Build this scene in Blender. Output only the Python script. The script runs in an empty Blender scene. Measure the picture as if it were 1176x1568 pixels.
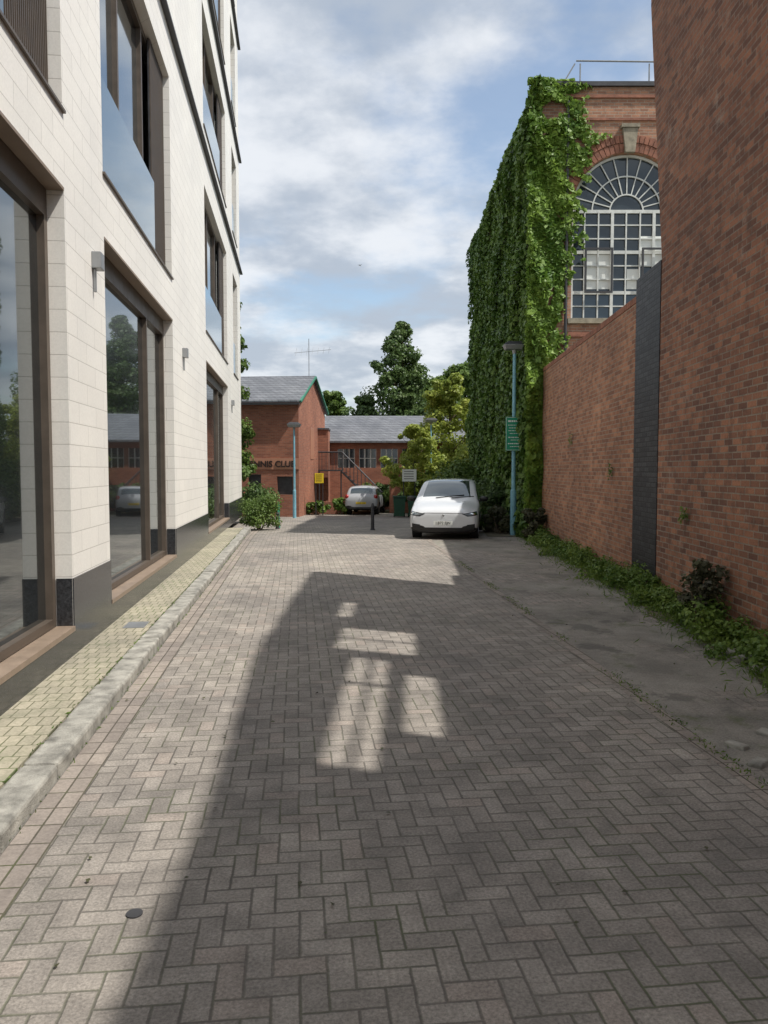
import bpy, math, random, bmesh
import numpy as np
from mathutils import Vector, Matrix
R=random.Random(7); NR=np.random.RandomState(7)
TH=math.radians(6.43)
scene=bpy.context.scene
# ------------------------------------------------------------------ materials
class NT:
    def __init__(s,name):
        s.m=bpy.data.materials.new(name); s.m.use_nodes=True; s.t=s.m.node_tree; s.n=s.t.nodes
        s.n.clear(); s.out=s.n.new('ShaderNodeOutputMaterial')
    def new(s,t,**k):
        x=s.n.new(t)
        for a,b in k.items(): setattr(x,a,b)
        return x
    def l(s,a,b): s.t.links.new(a,b)
    def set(s,sock,v):
        if isinstance(v,bpy.types.NodeSocket): s.l(v,sock)
        else: sock.default_value=v
    def mix(s,f,a,b,mode='MIX'):
        x=s.new('ShaderNodeMix',data_type='RGBA',blend_type=mode)
        s.set(x.inputs[0],f); s.set(x.inputs[6],c4(a)); s.set(x.inputs[7],c4(b)); return x.outputs[2]
    def math(s,op,a,b=0.0,c=0.0):
        x=s.new('ShaderNodeMath',operation=op); s.set(x.inputs[0],a); s.set(x.inputs[1],b); s.set(x.inputs[2],c); return x.outputs[0]
    def noise(s,vec,scale,detail=4,rough=.55):
        x=s.new('ShaderNodeTexNoise'); x.inputs['Scale'].default_value=scale; x.inputs['Detail'].default_value=detail
        x.inputs['Roughness'].default_value=rough
        if vec is not None: s.l(vec,x.inputs['Vector'])
        return x.outputs[0]
    def ramp(s,f,p0,p1,v0=0.,v1=1.):
        x=s.new('ShaderNodeMapRange'); s.l(f,x.inputs[0]); x.inputs[1].default_value=p0; x.inputs[2].default_value=p1
        x.inputs[3].default_value=v0; x.inputs[4].default_value=v1; return x.outputs[0]
    def bsdf(s,col,rough=.8,metal=0.,spec=.5,normal=None):
        b=s.new('ShaderNodeBsdfPrincipled'); s.set(b.inputs['Base Color'],c4(col)); s.set(b.inputs['Roughness'],rough)
        b.inputs['Metallic'].default_value=metal; b.inputs['Specular IOR Level'].default_value=spec
        if normal is not None: s.l(normal,b.inputs['Normal'])
        return b.outputs[0]
    def bump(s,h,strength=.5,dist=.01):
        b=s.new('ShaderNodeBump'); s.l(h,b.inputs['Height']); b.inputs['Strength'].default_value=strength; b.inputs['Distance'].default_value=dist
        return b.outputs[0]
    def fin(s,sh): s.l(sh,s.out.inputs[0]); return s.m
def c4(c):
    if isinstance(c,tuple) and len(c)==3: return (c[0],c[1],c[2],1)
    return c
def wallco(N):
    tc=N.new('ShaderNodeTexCoord'); sp=N.new('ShaderNodeSeparateXYZ'); N.l(tc.outputs['Object'],sp.inputs[0])
    u=N.math('ADD',sp.outputs[0],sp.outputs[1]); cb=N.new('ShaderNodeCombineXYZ'); N.l(u,cb.inputs[0]); N.l(sp.outputs[2],cb.inputs[1])
    return tc.outputs['Object'],cb.outputs[0],sp
def plain(name,col,rough=.6,metal=0.,var=.25,scale=6.,bump=0.,spec=.5):
    N=NT(name); tc=N.new('ShaderNodeTexCoord'); o=tc.outputs['Object']
    n=N.noise(o,scale,6,.6); f=N.ramp(n,.3,.7)
    c=N.mix(f,tuple(x*(1-var) for x in col),tuple(min(1,x*(1+var)) for x in col))
    nm=N.bump(N.noise(o,scale*12,4),bump,.01) if bump else None
    r=N.ramp(n,.3,.7,max(0,rough-.08),min(1,rough+.08))
    return N.fin(N.bsdf(c,r,metal,spec,nm))
def warped(N,o,vec,sc,amt):
    wn=N.new('ShaderNodeTexNoise'); wn.inputs['Scale'].default_value=sc; N.l(o,wn.inputs['Vector'])
    w=N.new('ShaderNodeVectorMath',operation='SCALE'); sb=N.new('ShaderNodeVectorMath',operation='SUBTRACT'); N.l(wn.outputs[1],sb.inputs[0]); sb.inputs[1].default_value=(.5,.5,.5)
    N.l(sb.outputs[0],w.inputs[0]); w.inputs['Scale'].default_value=amt
    ad=N.new('ShaderNodeVectorMath',operation='ADD'); N.l(vec,ad.inputs[0]); N.l(w.outputs[0],ad.inputs[1]); return ad.outputs[0]
def brickmat(name,c1,c2,mortar,bw,bh,ms,offset=.5,dark=None,darkamt=.6,rough=.85,bumpS=.6,pale=None,ground=False,warp=.008,spec=.3,moss=None,bias=0,var=1.,stain=None):
    N=NT(name)
    if ground:
        g=N.new('ShaderNodeNewGeometry'); mp=N.new('ShaderNodeMapping'); mp.inputs['Rotation'].default_value=(0,0,-TH)
        N.l(g.outputs['Position'],mp.inputs[0]); o=vec=mp.outputs[0]
    else: o,vec,sp=wallco(N)
    wv=warped(N,o,vec,3 if not ground else 1.3,warp)
    b=N.new('ShaderNodeTexBrick'); b.offset=offset; N.l(wv,b.inputs['Vector'])
    b.inputs['Color1'].default_value=c4(c1); b.inputs['Color2'].default_value=c4(c2); b.inputs['Mortar'].default_value=c4(mortar)
    b.inputs['Scale'].default_value=1; b.inputs['Mortar Size'].default_value=ms; b.inputs['Mortar Smooth'].default_value=.25
    b.inputs['Brick Width'].default_value=bw; b.inputs['Row Height'].default_value=bh; b.inputs['Bias'].default_value=bias
    col=b.outputs[0]; big=N.noise(o,.55,6,.6); fine=N.noise(o,45,4,.7); mid=N.noise(o,5,5,.65)
    if dark: col=N.mix(N.math('MULTIPLY',N.ramp(mid,.50,.64),darkamt),col,dark)
    if stain: 
        m=N.math('MULTIPLY',N.ramp(N.math('ADD',sp.outputs[2],N.math('MULTIPLY',N.noise(o,.8,6,.65),4.0)),4.2,7.5),.6)
        col=N.mix(m,col,N.mix(1.,col,stain,'MULTIPLY'))
        col=N.mix(N.ramp(N.noise(o,1.1,9,.7),.52,.64,0,.4),col,(.12,.075,.06))
    if pale: col=N.mix(N.math('MULTIPLY',N.ramp(N.noise(o,1.3,8,.75),.58,.67),.5),col,pale)
    v=.28*var; k=.2*var
    col=N.mix(1.0,col,N.mix(N.ramp(big,.3,.7),(1-v,1-v,1-v*.9),(1+.5*v,1+.45*v,1+.35*v)),'MULTIPLY')
    col=N.mix(1.0,col,N.mix(N.ramp(fine,.3,.7),(1-k,1-k,1-k),(1+k,1+k,1+k)),'MULTIPLY')
    if moss: col=N.mix(N.math('MULTIPLY',b.outputs[1],N.ramp(N.noise(o,.8,5,.6),.5,.62)),col,moss)
    h=N.math('ADD',N.math('MULTIPLY',b.outputs[1],-1.0),N.math('MULTIPLY',fine,.35*var))
    h=N.math('ADD',h,N.math('MULTIPLY',mid,.4*var))
    return N.fin(N.bsdf(col,rough,0,spec,N.bump(h,bumpS,.006)))
def herring(N,vec,a):
    s=N.new('ShaderNodeSeparateXYZ'); N.l(vec,s.inputs[0])
    x=N.math('DIVIDE',s.outputs[0],a); y=N.math('DIVIDE',s.outputs[1],a)
    i=N.math('FLOOR',x); j=N.math('FLOOR',y); fx=N.math('SUBTRACT',x,i); fy=N.math('SUBTRACT',y,j)
    k=N.math('FLOORED_MODULO',N.math('SUBTRACT',i,j),4.0)
    e=[N.math('COMPARE',k,float(q),.1) for q in range(4)]
    dl=N.math('ADD',fx,e[1]); dr=N.math('ADD',N.math('SUBTRACT',1.0,fx),e[0]); db=N.math('ADD',fy,e[2]); dt=N.math('ADD',N.math('SUBTRACT',1.0,fy),e[3])
    d=N.math('MINIMUM',N.math('MINIMUM',dl,dr),N.math('MINIMUM',db,dt))
    cb=N.new('ShaderNodeCombineXYZ'); N.l(N.math('SUBTRACT',i,e[1]),cb.inputs[0]); N.l(N.math('SUBTRACT',j,e[2]),cb.inputs[1])
    w=N.new('ShaderNodeTexWhiteNoise',noise_dimensions='2D'); N.l(cb.outputs[0],w.inputs['Vector'])
    return d,w.outputs[0],w.outputs[1]
def paving(name,worn):
    N=NT(name); g=N.new('ShaderNodeNewGeometry'); mp=N.new('ShaderNodeMapping'); mp.inputs['Rotation'].default_value=(0,0,-TH); N.l(g.outputs['Position'],mp.inputs[0]); o=mp.outputs[0]
    v=warped(N,o,o,1.1,.026); v=warped(N,o,v,14,.007)
    d,rnd,_=herring(N,v,.1045)
    mort=N.ramp(d,.02,.075,1.,0.)
    col=N.mix(rnd,(.238,.218,.198),(.312,.286,.26)); col=N.mix(N.math('MULTIPLY',N.math('GREATER_THAN',rnd,.9),.35),col,(.29,.235,.205))
    big=N.noise(o,.5,7,.62); mid=N.noise(o,4,6,.65); fine=N.noise(o,70,4,.75); stain=N.noise(o,1.6,8,.7)
    col=N.mix(1.,col,N.mix(N.ramp(big,.32,.68),(.72,.72,.73),(1.2,1.18,1.14)),'MULTIPLY')
    col=N.mix(1.,col,N.mix(N.ramp(mid,.3,.7),(.80,.80,.80),(1.16,1.16,1.16)),'MULTIPLY')
    col=N.mix(1.,col,N.mix(N.ramp(fine,.3,.7),(.60,.60,.60),(1.4,1.4,1.4)),'MULTIPLY')
    col=N.mix(N.ramp(stain,.58,.72,0,.5),col,(.11,.10,.092))
    col=N.mix(N.ramp(N.noise(o,2.6,8,.7),.60,.72,0,.35),col,(.42,.395,.36))
    jm=N.mix(N.ramp(N.noise(o,.9,5,.6),.46,.6),(.105,.097,.085),(.09,.105,.055))
    col=N.mix(N.math('MULTIPLY',mort,N.ramp(N.noise(o,1.9,5,.6),.35,.6,.55,.9)),col,jm)
    h=N.math('ADD',N.math('MULTIPLY',mort,-.9),N.math('ADD',N.math('MULTIPLY',fine,.7),N.math('MULTIPLY',rnd,.35)))
    h=N.math('ADD',h,N.math('MULTIPLY',mid,.6))
    if worn:
        cover=N.ramp(N.noise(o,.45,7,.62),.44,.54); as_=N.mix(N.ramp(N.noise(o,1.2,7,.65),.38,.62),(.18,.168,.148),(.30,.28,.245))
        as_=N.mix(1.,as_,N.mix(N.ramp(fine,.3,.7),(.68,.68,.68),(1.3,1.3,1.3)),'MULTIPLY')
        as_=N.mix(N.ramp(N.noise(o,.8,8,.7),.55,.60,0,.65),as_,(.095,.09,.082)); as_=N.mix(N.ramp(N.noise(o,2.3,6,.7),.56,.66,0,.6),as_,(.095,.115,.045))
        col=N.mix(cover,col,as_); h=N.mix(cover,h,N.math('MULTIPLY',fine,.6))
    return N.fin(N.bsdf(col,.85,0,.35,N.bump(h,.9,.005)))
def leafmat(name,ca,cb,trans=.3,scale=1.2):
    N=NT(name); g=N.new('ShaderNodeNewGeometry'); tc=N.new('ShaderNodeTexCoord')
    n=N.ramp(N.noise(tc.outputs['Object'],scale,3,.6),.35,.65)
    f=N.math('ADD',N.math('MULTIPLY',n,.55),N.math('MULTIPLY',g.outputs['Random Per Island'],.45))
    c=N.mix(f,ca,cb)
    p=N.bsdf(c,.5,0,.35); t=N.new('ShaderNodeBsdfTranslucent'); N.l(c,t.inputs[0])
    m=N.new('ShaderNodeMixShader'); m.inputs[0].default_value=trans; N.l(p,m.inputs[1]); N.l(t.outputs[0],m.inputs[2])
    return N.fin(m.outputs[0])
def glassmat(name,base=(.015,.018,.02),ior=2.0,tint=(.85,.92,.95)):
    N=NT(name); fr=N.new('ShaderNodeFresnel'); fr.inputs[0].default_value=ior
    d=N.bsdf(base,.1,0,.2); g=N.new('ShaderNodeBsdfGlossy'); g.inputs[0].default_value=c4(tint); g.inputs[1].default_value=.015
    m=N.new('ShaderNodeMixShader'); N.l(fr.outputs[0],m.inputs[0]); N.l(d,m.inputs[1]); N.l(g.outputs[0],m.inputs[2])
    return N.fin(m.outputs[0])
M={}
M['white']=brickmat('white_glazed_brick',(.88,.86,.81),(.84,.82,.77),(.56,.54,.50),.66,.215,.0045,rough=.5,bumpS=.3,warp=.001,spec=.4,var=.3)
M['red']=brickmat('old_red_brick',(.50,.235,.14),(.21,.105,.075),(.36,.30,.24),.235,.078,.0085,dark=(.13,.075,.06),darkamt=.5,pale=(.50,.43,.37),bumpS=1.,stain=(.6,.54,.56))
M['redlow']=brickmat('boundary_red_brick',(.52,.255,.15),(.28,.13,.085),(.37,.30,.235),.235,.078,.0085,dark=(.16,.10,.07),darkamt=.5,pale=(.52,.44,.37),bumpS=1.)
M['redfac']=brickmat('facade_red_brick',(.46,.24,.15),(.29,.15,.10),(.38,.31,.25),.235,.078,.010,dark=(.18,.11,.08),darkamt=.5,bumpS=.6)
M['redhouse']=brickmat('house_red_brick',(.40,.16,.10),(.28,.105,.07),(.28,.2,.15),.235,.078,.008,bumpS=.4)
M['arch']=plain('arch_brick',(.27,.12,.08),.9,var=.4,scale=5,bump=.4)
M['paver']=paving('herringbone_block_paving',False); M['asphalt']=paving('worn_patched_paving',True)
M['paver2']=brickmat('edge_block_paving',(.33,.29,.255),(.25,.22,.195),(.10,.09,.07),.105,.21,.006,ground=True,offset=0,dark=(.18,.155,.14),darkamt=.4,bumpS=.8,warp=.008,moss=(.09,.11,.04))
M['yellowpav']=brickmat('buff_paving',(.41,.375,.29),(.33,.305,.235),(.15,.15,.095),.10,.20,.006,offset=.5,dark=(.23,.23,.16),darkamt=.55,ground=True,bumpS=.6,moss=(.10,.14,.05))
M['slate']=brickmat('slate_roof',(.20,.21,.23),(.14,.15,.165),(.05,.05,.06),.3,.16,.012,rough=.6,bumpS=.5)
M['granite']=plain('dark_granite',(.035,.037,.042),.2,var=.6,scale=40)
M['kerb']=plain('kerb_stone',(.29,.28,.25),.9,var=.5,scale=7,bump=.7)
M['black']=brickmat('tarred_brick',(.055,.056,.064),(.020,.021,.026),(.014,.014,.016),.235,.078,.010,rough=.5,bumpS=1.,var=1.6)
M['bronze']=plain('bronze_frame',(.125,.10,.08),.45,.3,var=.15); M['soffit']=plain('bronze_soffit',(.27,.205,.155),.5,.1,var=.15)
M['glass']=glassmat('window_glass'); M['glass2']=glassmat('old_window_glass',(.03,.04,.05),1.6)
M['balus']=glassmat('balustrade_glass',(.10,.13,.14),1.5)
M['grey']=plain('grey_metal',(.32,.33,.34),.4,.5,var=.1); M['dkgrey']=plain('dark_grey_metal',(.05,.05,.055),.5,.2)
M['paintwhite']=plain('white_window_paint',(.62,.64,.62),.6,var=.15); M['stone']=plain('keystone_stone',(.28,.25,.19),.9,var=.4,bump=.4)
M['blue']=plain('light_blue_paint',(.20,.42,.52),.5,var=.15,scale=10); M['green']=plain('green_paint',(.015,.26,.15),.45,var=.1)
M['signwhite']=plain('sign_white',(.75,.77,.74),.5,var=.03); M['yellow']=plain('sign_yellow',(.80,.58,.02),.5,var=.05)
M['bark']=plain('tree_bark',(.12,.09,.06),.95,var=.4,scale=12,bump=.6)
M['bingreen']=plain('bin_plastic',(.015,.07,.04),.5,var=.2); M['text']=plain('letter_paint',(.03,.015,.012),.6)
M['gaptrim']=plain('green_bargeboard',(.04,.20,.13),.6)
M['leafmid']=leafmat('foliage_mid',(.05,.105,.02),(.19,.27,.06)); M['leafdark']=leafmat('foliage_dark',(.045,.09,.028),(.15,.22,.065))
M['leaflime']=leafmat('foliage_lime',(.17,.25,.04),(.42,.46,.09),.4); M['leafivy']=leafmat('ivy_leaves',(.045,.105,.02),(.17,.27,.055),.2,.55)
M['leafivyl']=leafmat('ivy_leaves_sunlit',(.06,.15,.018),(.28,.41,.07),.3,.9)  # lighter copy of the ivy colour, with the front's sunlight painted in
M['weed']=leafmat('weed_leaves',(.05,.12,.02),(.22,.31,.06),.3,2.); M['purple']=leafmat('purple_shrub_leaves',(.05,.045,.03),(.12,.13,.06))
M['soil']=plain('soil_and_litter',(.12,.105,.07),1.,var=.5,scale=3,bump=.8)
N=NT('ground_grass_earth'); g=N.new('ShaderNodeNewGeometry'); c=N.mix(N.ramp(N.noise(g.outputs['Position'],.3,8,.6),.4,.6),(.08,.10,.04),(.16,.15,.12)); M['ground']=N.fin(N.bsdf(c,.95))
def carpaint(name,col,rough=.25):
    N=NT(name); b=N.new('ShaderNodeBsdfPrincipled'); b.inputs['Base Color'].default_value=c4(col); b.inputs['Roughness'].default_value=rough
    b.inputs['Coat Weight'].default_value=.7; b.inputs['Coat Roughness'].default_value=.05; return N.fin(b.outputs[0])
M['carwhite']=carpaint('car_paint_white',(.60,.62,.645)); M['carsilver']=carpaint('car_paint_silver',(.36,.37,.39),.35)
M['rubber']=plain('tyre_rubber',(.018,.018,.018),.85); M['trim']=plain('black_trim',(.012,.012,.013),.5); M['carglass']=glassmat('car_glass',(.03,.04,.045),1.9)
M['lamp']=glassmat('headlamp_lens',(.10,.11,.12),1.5); M['tail']=carpaint('tail_lamp_red',(.35,.01,.01)); M['alloy']=plain('alloy_wheel',(.25,.25,.26),.35,.7)
M['line']=plain('panel_gap',(.10,.10,.105),.6)
# ------------------------------------------------------------------ mesh builder
def empty(name,loc=(0,0,0),rz=0):
    o=bpy.data.objects.new(name,None); o.location=loc; o.rotation_euler=(0,0,rz); scene.collection.objects.link(o); return o
class MB:
    def __init__(s): s.v=[];s.f=[];s.m=[]
    def face(s,pts,mi=0):
        b=len(s.v); s.v+= [tuple(p) for p in pts]; s.f.append(tuple(range(b,b+len(pts)))); s.m.append(mi)
    def box(s,x0,x1,y0,y1,z0,z1,mi=0,T=None):
        c=[(x0,y0,z0),(x1,y0,z0),(x1,y1,z0),(x0,y1,z0),(x0,y0,z1),(x1,y0,z1),(x1,y1,z1),(x0,y1,z1)]
        if T is not None: c=[tuple(T@Vector(p)) for p in c]
        s.hexa(c,mi)
    def hexa(s,c,mi=0):
        b=len(s.v); s.v+=c
        for q in [(3,2,1,0),(4,5,6,7),(0,1,5,4),(1,2,6,5),(2,3,7,6),(3,0,4,7)]: s.f.append(tuple(b+i for i in q)); s.m.append(mi)
    def tube(s,p,q,r0,r1=None,n=8,mi=0,cap=True):
        r1=r0 if r1 is None else r1; p=Vector(p);q=Vector(q); d=(q-p).normalized(); a=d.orthogonal().normalized(); c=d.cross(a); b=len(s.v)
        for P,r in ((p,r0),(q,r1)):
            for i in range(n):
                t=2*math.pi*i/n; s.v.append(tuple(P+a*r*math.cos(t)+c*r*math.sin(t)))
        for i in range(n): s.f.append((b+i,b+(i+1)%n,b+n+(i+1)%n,b+n+i)); s.m.append(mi)
        if cap: s.f.append(tuple(b+i for i in range(n))[::-1]); s.f.append(tuple(b+n+i for i in range(n))); s.m+=[mi,mi]
    def build(s,name,mats,parent=None,loc=(0,0,0),rz=0,bevel=0,smooth=False):
        me=bpy.data.meshes.new(name); me.from_pydata(s.v,[],s.f); 
        for m in mats: me.materials.append(M[m] if isinstance(m,str) else m)
        me.polygons.foreach_set('material_index',s.m)
        if smooth: me.polygons.foreach_set('use_smooth',[True]*len(s.f))
        me.update(); o=bpy.data.objects.new(name,me); scene.collection.objects.link(o); o.location=loc; o.rotation_euler=(0,0,rz)
        if parent: o.parent=parent
        if bevel:
            b=o.modifiers.new('b','BEVEL'); b.width=bevel; b.segments=2; b.limit_method='ANGLE'
        return o
def facade(mb,P,u0,u1,z0,z1,opens,depth,mi=0,mr=None):
    us=sorted({u0,u1}|{o[0] for o in opens}|{o[1] for o in opens}); zs=sorted({z0,z1}|{o[2] for o in opens}|{o[3] for o in opens})
    mr=mi if mr is None else mr
    for i in range(len(us)-1):
        for j in range(len(zs)-1):
            uc=(us[i]+us[i+1])/2; zc=(zs[j]+zs[j+1])/2
            if any(o[0]<uc<o[1] and o[2]<zc<o[3] for o in opens): continue
            mb.face([P(us[i],0,zs[j]),P(us[i+1],0,zs[j]),P(us[i+1],0,zs[j+1]),P(us[i],0,zs[j+1])],mi)
    for a,b,c,d in opens:
        if depth<=0: continue
        for (p,q) in (((a,c),(b,c)),((b,c),(b,d)),((b,d),(a,d)),((a,d),(a,c))):
            mb.face([P(p[0],0,p[1]),P(q[0],0,q[1]),P(q[0],-depth,q[1]),P(p[0],-depth,p[1])],mr)
def leaves(name,P,Nn,size,mat,parent=None,aspect=.75,jit=.6):
    P=np.asarray(P,float); n=len(P)
    if Nn is None: D=NR.normal(size=(n,3))
    else: D=np.asarray(Nn,float)+NR.normal(size=(n,3))*jit
    D/=np.linalg.norm(D,axis=1)[:,None]+1e-9
    A=np.cross(D,NR.normal(size=(n,3))); A/=np.linalg.norm(A,axis=1)[:,None]+1e-9; B=np.cross(D,A)
    s=(size*(.6+.8*NR.rand(n)))[:,None]
    V=np.stack([P-A*s*.5,P+B*s*.5*aspect+D*s*.12,P+A*s*.55,P-B*s*.5*aspect+D*s*.12],1).reshape(-1,3)
    me=bpy.data.meshes.new(name); me.vertices.add(4*n); me.vertices.foreach_set('co',V.ravel())
    me.loops.add(4*n); me.loops.foreach_set('vertex_index',np.arange(4*n,dtype=np.int32))
    me.polygons.add(n); me.polygons.foreach_set('loop_start',np.arange(0,4*n,4,dtype=np.int32)); me.polygons.foreach_set('loop_total',np.full(n,4,np.int32))
    me.materials.append(M[mat]); me.update(calc_edges=True); me.validate()
    o=bpy.data.objects.new(name,me); scene.collection.objects.link(o)
    if parent: o.parent=parent
    return o
def clumps(cs,rs,per,flat=.8):
    out=[];nn=[]
    for c,r in zip(cs,rs):
        k=int(per); d=NR.normal(size=(k,3)); d/=np.linalg.norm(d,axis=1)[:,None]
        rad=r*(.45+.75*NR.rand(k)**.7); p=np.array(c)+d*rad[:,None]*np.array([1,1,flat]); out.append(p); nn.append(d+np.array([0,0,.6]))
    return np.concatenate(out),np.concatenate(nn)
def gz(y): return 0 if y<22 else (-.4 if y>38 else -.4*(y-22)/16)
def tree(name,x,y,h,prof,K,per,ls,mat,tr=.18,cr=.3,limbs=12):
    z0=gz(y); e=empty(name,(x,y,z0)); cs=[];rs=[]
    zs=[a for a,b in prof]; Rr=[b for a,b in prof]; mx=max(Rr)
    for i in range(K):
        zf=R.uniform(zs[0],zs[-1]); r=np.interp(zf,zs,Rr); a=R.uniform(0,6.28); q=r*(R.random()**.45)*R.uniform(.85,1.15)
        rc=cr*mx*R.uniform(.45,1.15)*(.4+.6*r/mx); q=max(0,q-rc*.5); cs.append((q*math.cos(a),q*math.sin(a),zf*h)); rs.append(rc)
    P,Nn=clumps(cs,rs,per); leaves('crown',P,Nn,ls,mat,e)
    mb=MB(); segs=6; px,py=0,0; pts=[]
    for i in range(segs+1): pts.append((px,py,h*.85*i/segs)); px+=R.uniform(-.1,.1)*h*.05; py+=R.uniform(-.1,.1)*h*.05
    for i in range(segs): mb.tube(pts[i],pts[i+1],tr*(1-i/segs*.85),tr*(1-(i+1)/segs*.85),8)
    for c in R.sample(cs,min(limbs,len(cs))):
        zb=max(.15*h,c[2]-math.hypot(c[0],c[1])*.9); zb=min(zb,.8*h); mb.tube((0,0,zb),c,tr*.35,tr*.08,6)
    mb.build('trunk_and_limbs',['bark'],e); return e
def bush(name,x,y,rx,ry,h,n,ls,mat,z0=None,K=14):
    z0=gz(y) if z0 is None else z0; e=empty(name,(x,y,z0)); cs=[];rs=[]
    for i in range(K):
        a=R.uniform(0,6.28); q=R.random()**.5*.75; zf=R.uniform(.2,.8)*math.sqrt(max(0,1-q*q*.6)); cs.append((rx*q*math.cos(a),ry*q*math.sin(a),h*zf)); rs.append(min(rx,ry,h)*R.uniform(.25,.45))
    P,Nn=clumps(cs,rs,n//K); P[:,2]=np.abs(P[:,2]); leaves('leaves',P,Nn,ls,mat,e)
    mb=MB()
    for c in cs[:8]: mb.tube((c[0]*.2,c[1]*.2,0),c,.025,.008,5)
    mb.build('stems',['bark'],e); return e
# ------------------------------------------------------------------ ground
def strip(name,Ys,xl,xr,dz,mat):
    mb=MB()
    for a,b in zip(Ys[:-1],Ys[1:]):
        mb.face([(xl(a),a,gz(a)+dz),(xr(a),a,gz(a)+dz),(xr(b),b,gz(b)+dz),(xl(b),b,gz(b)+dz)])
    return mb.build(name,[mat])
YS=[-8,0,4.5,10,17,20,22,24,26,28,31,34,38,41]
strip('ground',[-400,-8,0,22,38,900],lambda y:-600,lambda y:600,-.02,'ground')
kx=lambda y:-1.479-.1127*y
wallx=lambda y:3.68+.034*y
bx=lambda y: 2.57-.064*y if y<20 else (1.29 if y<22 else min(3.4,1.29+(y-22)*.5))
strip('block_paved_road',YS,lambda y: kx(y)-(0 if y<24 else min(4,(y-24)*1.0)),bx,0,'paver')
strip('road_edge_course',YS[:9],lambda y:kx(y)+.004,lambda y:kx(y)+.215,.004,'paver2')
strip('worn_side_paving',YS[:9],bx,lambda y:wallx(y)+.0,-.004,'asphalt')
strip('paving_edge_course',YS[:7],lambda y:bx(y)-.1,lambda y:bx(y)+.02,.004,'paver2')
ys=[4+.4*k for k in range(46)]
strip('planting_soil',ys,lambda y:wallx(y)-.38+.13*math.sin(y*1.7)+.07*math.sin(y*4.3),lambda y:wallx(y),.004,'soil')
strip('planting_bed_soil',[22,24,26,28,31,34,38,41],lambda y:min(3.4,2.9+(y-22)*.1)+.05,lambda y:9,.012,'soil')
mb=MB(); mb.box(-2.19,-1.70,-8,24.5,-.05,.095); mb.build('pavement',['yellowpav'],rz=TH)
mb=MB(); y=-7.9
while y<24.4:
    L=.91; T=Matrix.Translation((R.uniform(-.010,.010),y,R.uniform(-.008,.008)))@Matrix.Rotation(R.uniform(-.008,.008),4,'Z')
    mb.box(-1.695,-1.478,.006,L-.008,-.1,.10,0,T); y+=L
mb.build('kerb',['kerb'],rz=TH,bevel=.022)
mb=MB(); mb.box(-2.0,-1.76,9.0,9.35,.095,.1); mb.build('access_cover',['grey'],rz=TH)
mb=MB(); mb.tube((-1.07,3.2,0),(-1.07,3.2,.006),.035,n=20); mb.build('paving_stud',['dkgrey'])
# ------------------------------------------------------------------ left modern building
e=empty('white_brick_apartment_building',(0,0,0),TH); X0=-2.19
P=lambda u,d,z:(X0+d,u,z)
GF=[(-2.0,0.5,.37,4.58),(1.6,7.77,.37,4.58),(9.3,14.2,.37,4.58),(19.3,25.2,.37,4.58)]
U1=[(-2.0,.5,5.3,8.78),(1.6,7.77,5.3,8.78),(9.3,14.2,5.3,8.78),(19.3,25.2,5.3,8.78),(27.6,29.6,5.3,8.78)]
U2=[(a,b,10.2,13.1) for a,b,_,_ in U1]; U3=[(a,b,14.6,17.5) for a,b,_,_ in U1]
U4=[(a,b,18.9,21.5) for a,b,_,_ in U1]
opens=GF+U1+U2+U3+U4
mb=MB(); facade(mb,P,-8,31,0.1,23,opens,.26,0)
mb.face([(X0,31,0),(X0-14,31,0),(X0-14,31,23),(X0,31,23)]); mb.face([(X0,-8,0),(X0-14,-8,0),(X0-14,-8,23),(X0,-8,23)])
mb.face([(X0,-8,23),(X0,31,23),(X0-14,31,23),(X0-14,-8,23)]); mb.face([(X0-14,-8,0),(X0-14,31,0),(X0-14,31,23),(X0-14,-8,23)])
mb.build('walls',['white'],e)
mb=MB()
prev=-8
for a,b,_,_ in sorted(GF):
    mb.box(X0,X0+.012,prev,a,.09,.845); mb.box(X0,X0+.012,a,b,.09,.33)
    mb.box(X0-.15,X0-.002,b-.012,b+.03,.38,.845); prev=b
mb.box(X0,X0+.012,prev,31.0,.09,.845); mb.build('granite_plinth',['granite'],e)
mb=MB(); gl=MB(); bal=MB()
for (a,b,c,d) in opens:
    g=c<1
    xg=X0-.26
    gl.face([(xg+.03,a,c),(xg+.03,b,c),(xg+.03,b,d),(xg+.03,a,d)])
    for y0,y1 in ((a+.002,a+.09),(b-.09,b-.002)): mb.box(xg,xg+.10,y0,y1,c+.01,d-.004)
    mb.box(xg,xg+.10,a+.09,b-.09,d-(.28 if g else .1),d-.004); mb.box(xg,xg+.10,a+.09,b-.09,c+.01,c+.09)
    if not g:
        mb.box(X0-.2,X0+.03,a-.02,b+.02,c-.02,c+.007)
        n=3 if b-a>3 else 2
        for k in range(1,n):
            y=a+(b-a)*k/n; mb.box(xg+.002,xg+.098,y-.035,y+.035,c+.09,d-.1)
        bal.box(X0-.07,X0-.055,a+.03,b-(1.3 if b-a>3 else .05),c+.02,c+1.2)
        if b-a>3:
            mb.box(X0-.14,X0-.115,b-1.25,b-.04,c+.02,d-.02,1)
            for k in range(24): mb.box(X0-.115,X0-.095,b-1.25+k*.05,b-1.235+k*.05,c+.02,d-.03,0)
    else:
        for yy in ([b-1.55] if b-a>3 else []): mb.box(xg+.002,xg+.098,yy-.03,yy+.03,c+.09,d-.28)
        mb.box(X0-.155,X0+.02,a+.004,b-.004,c-.04,c+.008,2)
for z in (9.6,13.9,18.2): mb.box(X0,X0+.10,-8,31.25,z,z+.045,1)
mb.build('window_frames',['bronze','dkgrey','soffit'],e); gl.build('glazing',['glass'],e); bal.build('glass_balustrades',['balus'],e)
mb=MB()
for a,b,c,d in GF: mb.box(X0-.155,X0+.004,a+.005,b-.005,d-.025,d+.004)
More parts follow.
